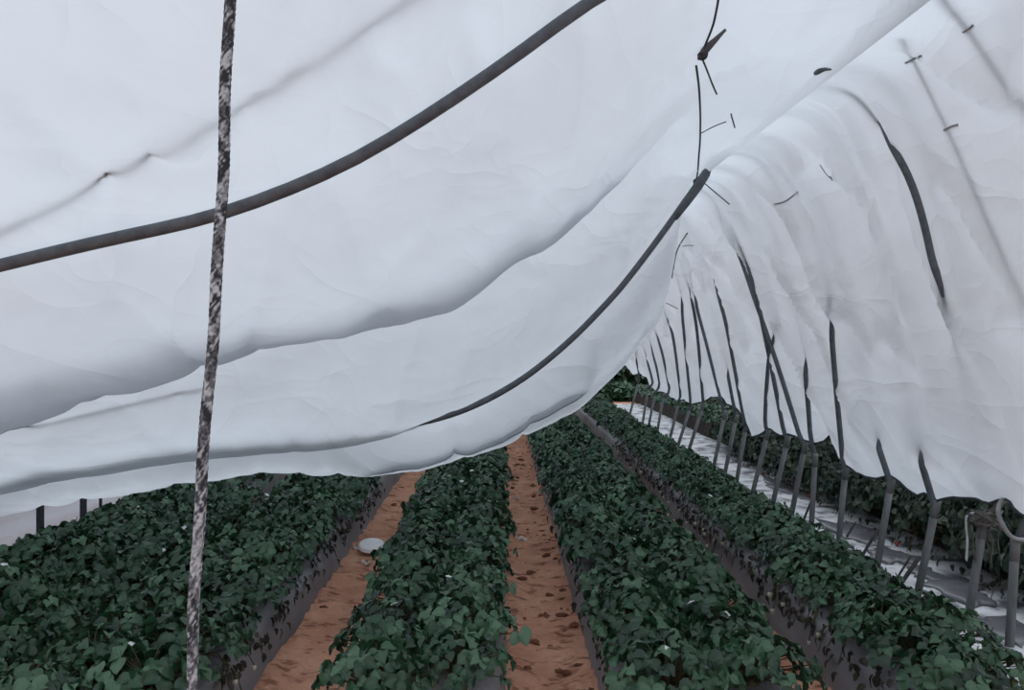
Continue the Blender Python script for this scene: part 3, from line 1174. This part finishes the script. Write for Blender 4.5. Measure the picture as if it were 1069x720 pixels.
# ------------------------------------------------------------------ clods, lid, scraps on the paths
mc = MB()
rc = random.Random(5)
for k in range(260):
    a, b = rc.choice(((-1.09, -.67), (.05, .44), (.05, .44), (.05, .44), (1.16, 1.55)))
    x = rc.uniform(a + .03, b - .01)
    if rc.random() < .5:
        x = lerp(a, b, rc.betavariate(4, 1.3))
    y = rc.uniform(3, 11)
    s = .004 + .020 * rc.random() ** 3
    mc.ball((x, y, s * .3 - .008), s * rc.uniform(.9, 2.2), s * rc.uniform(.7, 1.2), s * .6, 7, 5, .3, rc)
tag(mc.build('soil_clods', M['clod'], None, False), 'small dark clods of earth strewn along the orange paths', 'clods', None, 'stuff')

# white lid on the left path
g = P(388, 575, 5.68)
root = empty('white_lid', (g.x, 5.68, .0))
tag(root, 'round white plastic lid lying on the left orange path', 'lid')
b = MB()
prof = [(0, .028), (.05, .030), (.085, .030), (.100, .026), (.106, .014), (.108, .0), (.104, -.012)]
rows = []
for (r_, z_) in prof:
    rows.append([Vector((r_ * 1.0 * math.cos(q * math.pi / 16), r_ * 1.0 * math.sin(q * math.pi / 16), z_ + .012)) for q in range(33)])
b.grid(rows)
top_o = b.build('dome', M['lid'], root)
ring = [Vector((.107 * math.cos(q * math.pi / 16), .107 * math.sin(q * math.pi / 16), .010)) for q in range(33)]
MB().tube(ring, .006, 6).build('rim', M['lid'], root)
root.rotation_euler = (.22, .06, 0)
root.scale = (.92, .90, .75)
root.location.z = .03


def scrap(px, py, Lx, Ly, lab, seed, mat='scrap'):
    rnd = random.Random(seed)
    Y = H * F / (py - CY)
    p = P(px, py, Y)
    rows = []
    for j in range(6):
        row = []
        for i in range(9):
            u, v = i / 8 - .5, j / 5 - .5
            k = 1 - .5 * abs(v)
            row.append(Vector((p.x + Lx * u * k + rnd.uniform(-.004, .004), Y + Ly * v + rnd.uniform(-.004, .004) + .02 * u * v,
                               .012 + .012 * math.sin(u * 7 + seed) + .008 * math.cos(v * 6))))
        rows.append(row)
    o = MB().grid(rows).build('plastic_scrap', M[mat])
    so = o.modifiers.new('thick', 'SOLIDIFY')
    so.thickness = .002
    tag(o, lab, 'scrap')


scrap(540, 520, .055, .05, 'small pale scrap on the central path, farther of two', 1)
scrap(545, 563, .085, .05, 'small pale scrap on the central path, nearer of two', 2)
scrap(371, 573, .045, .05, 'tiny pale scrap left of the white lid', 3)
scrap(382, 588, .075, .05, 'pale strip of scrap on the path just below the white lid', 4)
scrap(378, 557, .03, .05, 'tiny white scrap on the path behind the white lid', 5)

# ------------------------------------------------------------------ right valley: white sheet, puddles, sticks
rows = []
for j in range(240):
    Y = 3.3 + j * .06
    row = []
    for i in range(26):
        X = 2.14 + i / 25 * 1.14
        row.append(Vector((X, Y, .022 + fbm(X * 3, Y * 2, 6.6, 3) * .010 + abs(fbm(X * 7, Y * 5, 1.1, 2)) * .014)))
    rows.append(row)
o = MB().grid(rows).build('ground_sheet', M['white_sheet'])
tag(o, 'white crumpled ground sheet in the gutter outside the right hand posts', 'ground sheet')


def puddle(px, py, lx, ly, lab, seed):
    rnd = random.Random(seed)
    Y = (H - .045) * F / (py - CY)
    X = (px - CX) * Y / F
    n = 28
    ph = [rnd.uniform(0, 6.28) for _ in range(4)]
    rad = [1 + .20 * math.sin(2 * a + ph[0]) + .14 * math.sin(3 * a + ph[1]) + .10 * math.sin(5 * a + ph[2]) + .13 * math.sin(9 * a + ph[3]) + .07 * math.sin(14 * a + ph[1]) for a in [q * 2 * math.pi / n for q in range(n)]]
    rows = []
    for (k, z) in ((0.02, .044), (.4, .044), (.8, .043), (.97, .038), (1.0, .024)):
        rows.append([Vector((X + lx * k * rad[q % n] * math.cos(q * 2 * math.pi / n), Y + ly * k * rad[q % n] * math.sin(q * 2 * math.pi / n), z)) for q in range(n + 1)])
    o = MB().grid(rows[::-1]).build('puddle', M['puddle'])
    tag(o, lab, 'puddle')


puddle(1050, 655, .14, .22, 'dark muddy puddle on the white sheet at the right edge of the picture', 1)
puddle(1000, 612, .17, .26, 'dark muddy puddle on the white sheet, between the two nearest posts', 2)
puddle(968, 597, .10, .16, 'dark muddy puddle on the white sheet just beside the third post', 6)
puddle(931, 578, .13, .22, 'dark muddy puddle on the white sheet between third and fourth posts', 3)
puddle(890, 553, .15, .42, 'long dark muddy puddle on the white sheet near the fifth post', 4)
puddle(822, 508, .14, .55, 'dark muddy puddle on the white sheet beside the eighth post', 5)
puddle(783, 478, .13, .6, 'far dark muddy puddle on the white sheet, beside the tenth post', 8)


def stick(a, b, r, lab, bend=.0):
    Ya = (H - .05) * F / (a[1] - CY)
    p0 = P(a[0], a[1], Ya)
    p1 = P(b[0], b[1], Ya + .05)
    m = p0.lerp(p1, .5) + Vector((0, 0, bend))
    o = MB().tube(catmull([p0, m, p1], 5), r, 7, True, None).build('stick', M['stick'])
    tag(o, lab, 'stick')


stick((899, 582), (919, 551), .010, 'dark bent stick on the white sheet left of the fourth post', .01)
stick((942, 607), (958, 584), .013, 'thick dark stick leaning on the white sheet before the third post')
stick((936, 604), (951, 580), .007, 'thin dark stick leaning beside the thick one near the third post')
stick((838, 545), (846, 525), .009, 'short dark stick on the white sheet by the sixth post')
stick((884, 560), (893, 545), .008, 'short dark stick lying across the long puddle')
stick((1040, 672), (1028, 660), .011, 'dark stick on the white sheet near the nearest post')

# rags and twine on the second post, strap, hose loop
Y = POSTY[1]
c = P(1028, 541, Y - .02)
rt = random.Random(11)
mbt = MB()
for k in range(16):
    a0 = rt.uniform(0, 6.28)
    r0 = rt.uniform(.03, .085)
    path = []
    for q in range(14):
        a = a0 + q * rt.uniform(.35, .6)
        path.append(c + Vector((math.cos(a) * r0 * 1.15, math.sin(a) * r0 * .6, rt.uniform(-.035, .035) + .03 * math.sin(a * 2 + k))))
    mbt.tube(smooth_path(path, 2), rt.uniform(.005, .011), 6)
for k in range(5):
    a = c + Vector((rt.uniform(-.08, .09), rt.uniform(-.03, .03), -.03))
    mbt.tube([a, a + Vector((rt.uniform(-.02, .03), 0, -.10)), a + Vector((rt.uniform(-.03, .04), 0, -rt.uniform(.16, .28)))], .004, 5)
mbt.tube([c + Vector((.02, 0, .02)), c + Vector((.07, 0, .06)), c + Vector((.11, 0, .10))], .014, 7)
o = mbt.build('twine_bundle', M['twine'])
tag(o, 'tangled brown twine and rag bundle tied on top of the second post', 'twine')
s0 = [P(1021, 535, Y), P(1014, 535, Y), P(1008, 540, Y), P(1008, 552, Y - .01), P(1009, 565, Y - .01), P(1008, 585, Y - .01)]
cp = catmull(s0, 6)
b = MB()
rows = [[p + Vector((-.004, -.012, 0)), p + Vector((.004, -.004, 0)), p + Vector((.004, .012, 0))] for p in cp]
b.grid(rows)
o = b.build('pale_strap', M['strap'])
o.modifiers.new('thick', 'SOLIDIFY').thickness = .004
tag(o, 'pale strap hanging off the twine bundle on the second post', 'strap')
Y = POSTY[0]
hp = [P(1057, 520, Y + .12), P(1046, 522, Y + .06), P(1042, 534, Y), P(1047, 548, Y - .02), P(1056, 560, Y - .03), P(1070, 563, Y - .03), P(1092, 556, Y), P(1105, 540, Y + .05), P(1104, 545, Y + .12)]
o = MB().tube(catmull(hp, 8), .011, 10).build('hose_loop', M['hose'])
tag(o, 'grey hose hanging in a loop from the cover edge above the nearest post', 'hose')

# ------------------------------------------------------------------ far end: bushes beyond the headland


def bush(x, y, rx, rz, seed, lab):
    rnd = random.Random(seed)
    root = empty('bush', (x, y, 0))
    tag(root, lab, 'bush', None)
    lv, st = MB(), MB()
    for k in range(7):
        a = rnd.uniform(0, 6.28)
        e = Vector((math.cos(a) * rx * .6, math.sin(a) * rx * .6, rz * rnd.uniform(.6, .95)))
        st.tube([Vector((0, 0, 0)), e * .5 + Vector((0, 0, .1)), e], .02, 5)
    for k in range(420):
        th, ph = rnd.uniform(0, 6.28), math.acos(rnd.uniform(-.75, 1))
        q = rnd.uniform(.45, 1)
        o = Vector((rx * q * math.sin(ph) * math.cos(th), rx * q * math.sin(ph) * math.sin(th), rz * .42 + rz * .58 * q * math.cos(ph)))
        fw = Vector((rnd.uniform(-1, 1), rnd.uniform(-1, 1), rnd.uniform(-.8, .3))).normalized()
        up = Vector((rnd.uniform(-1, 1), rnd.uniform(-1, 1), 1))
        up = (up - fw * up.dot(fw)).normalized()
        leaflet(lv, o, fw, up, rnd.uniform(.16, .28), rnd.uniform(.12, .2), rnd, rnd.uniform(.1, .8), 3, 2)
    lv.build('leaves', M['leaf'], root)
    st.build('branches', M['bark'], root)


for k, (x, y, rx, rz, lab) in enumerate((
        (2.3, 20.4, .8, 1.3, 'dark green bush beyond the bed ends, leftmost at the far opening'),
        (3.4, 20.8, .8, 1.3, 'dark green bush beyond the bed ends, in the middle of the far opening'),
        (4.5, 20.2, .9, 1.6, 'dark green bush beyond the bed ends, behind the farthest posts'),
        (2.35, 18.7, .42, .50, 'low weedy clump at the end of the bed beside the right hand posts'),
        (3.0, 18.9, .42, .45, 'low weedy clump at the far end of the white ground sheet'),
        (5.8, 20.8, 1.0, 1.5, 'dark green bush at the far right beyond the neighbouring plot'))):
    bush(x, y, rx, rz, 900 + k, lab)
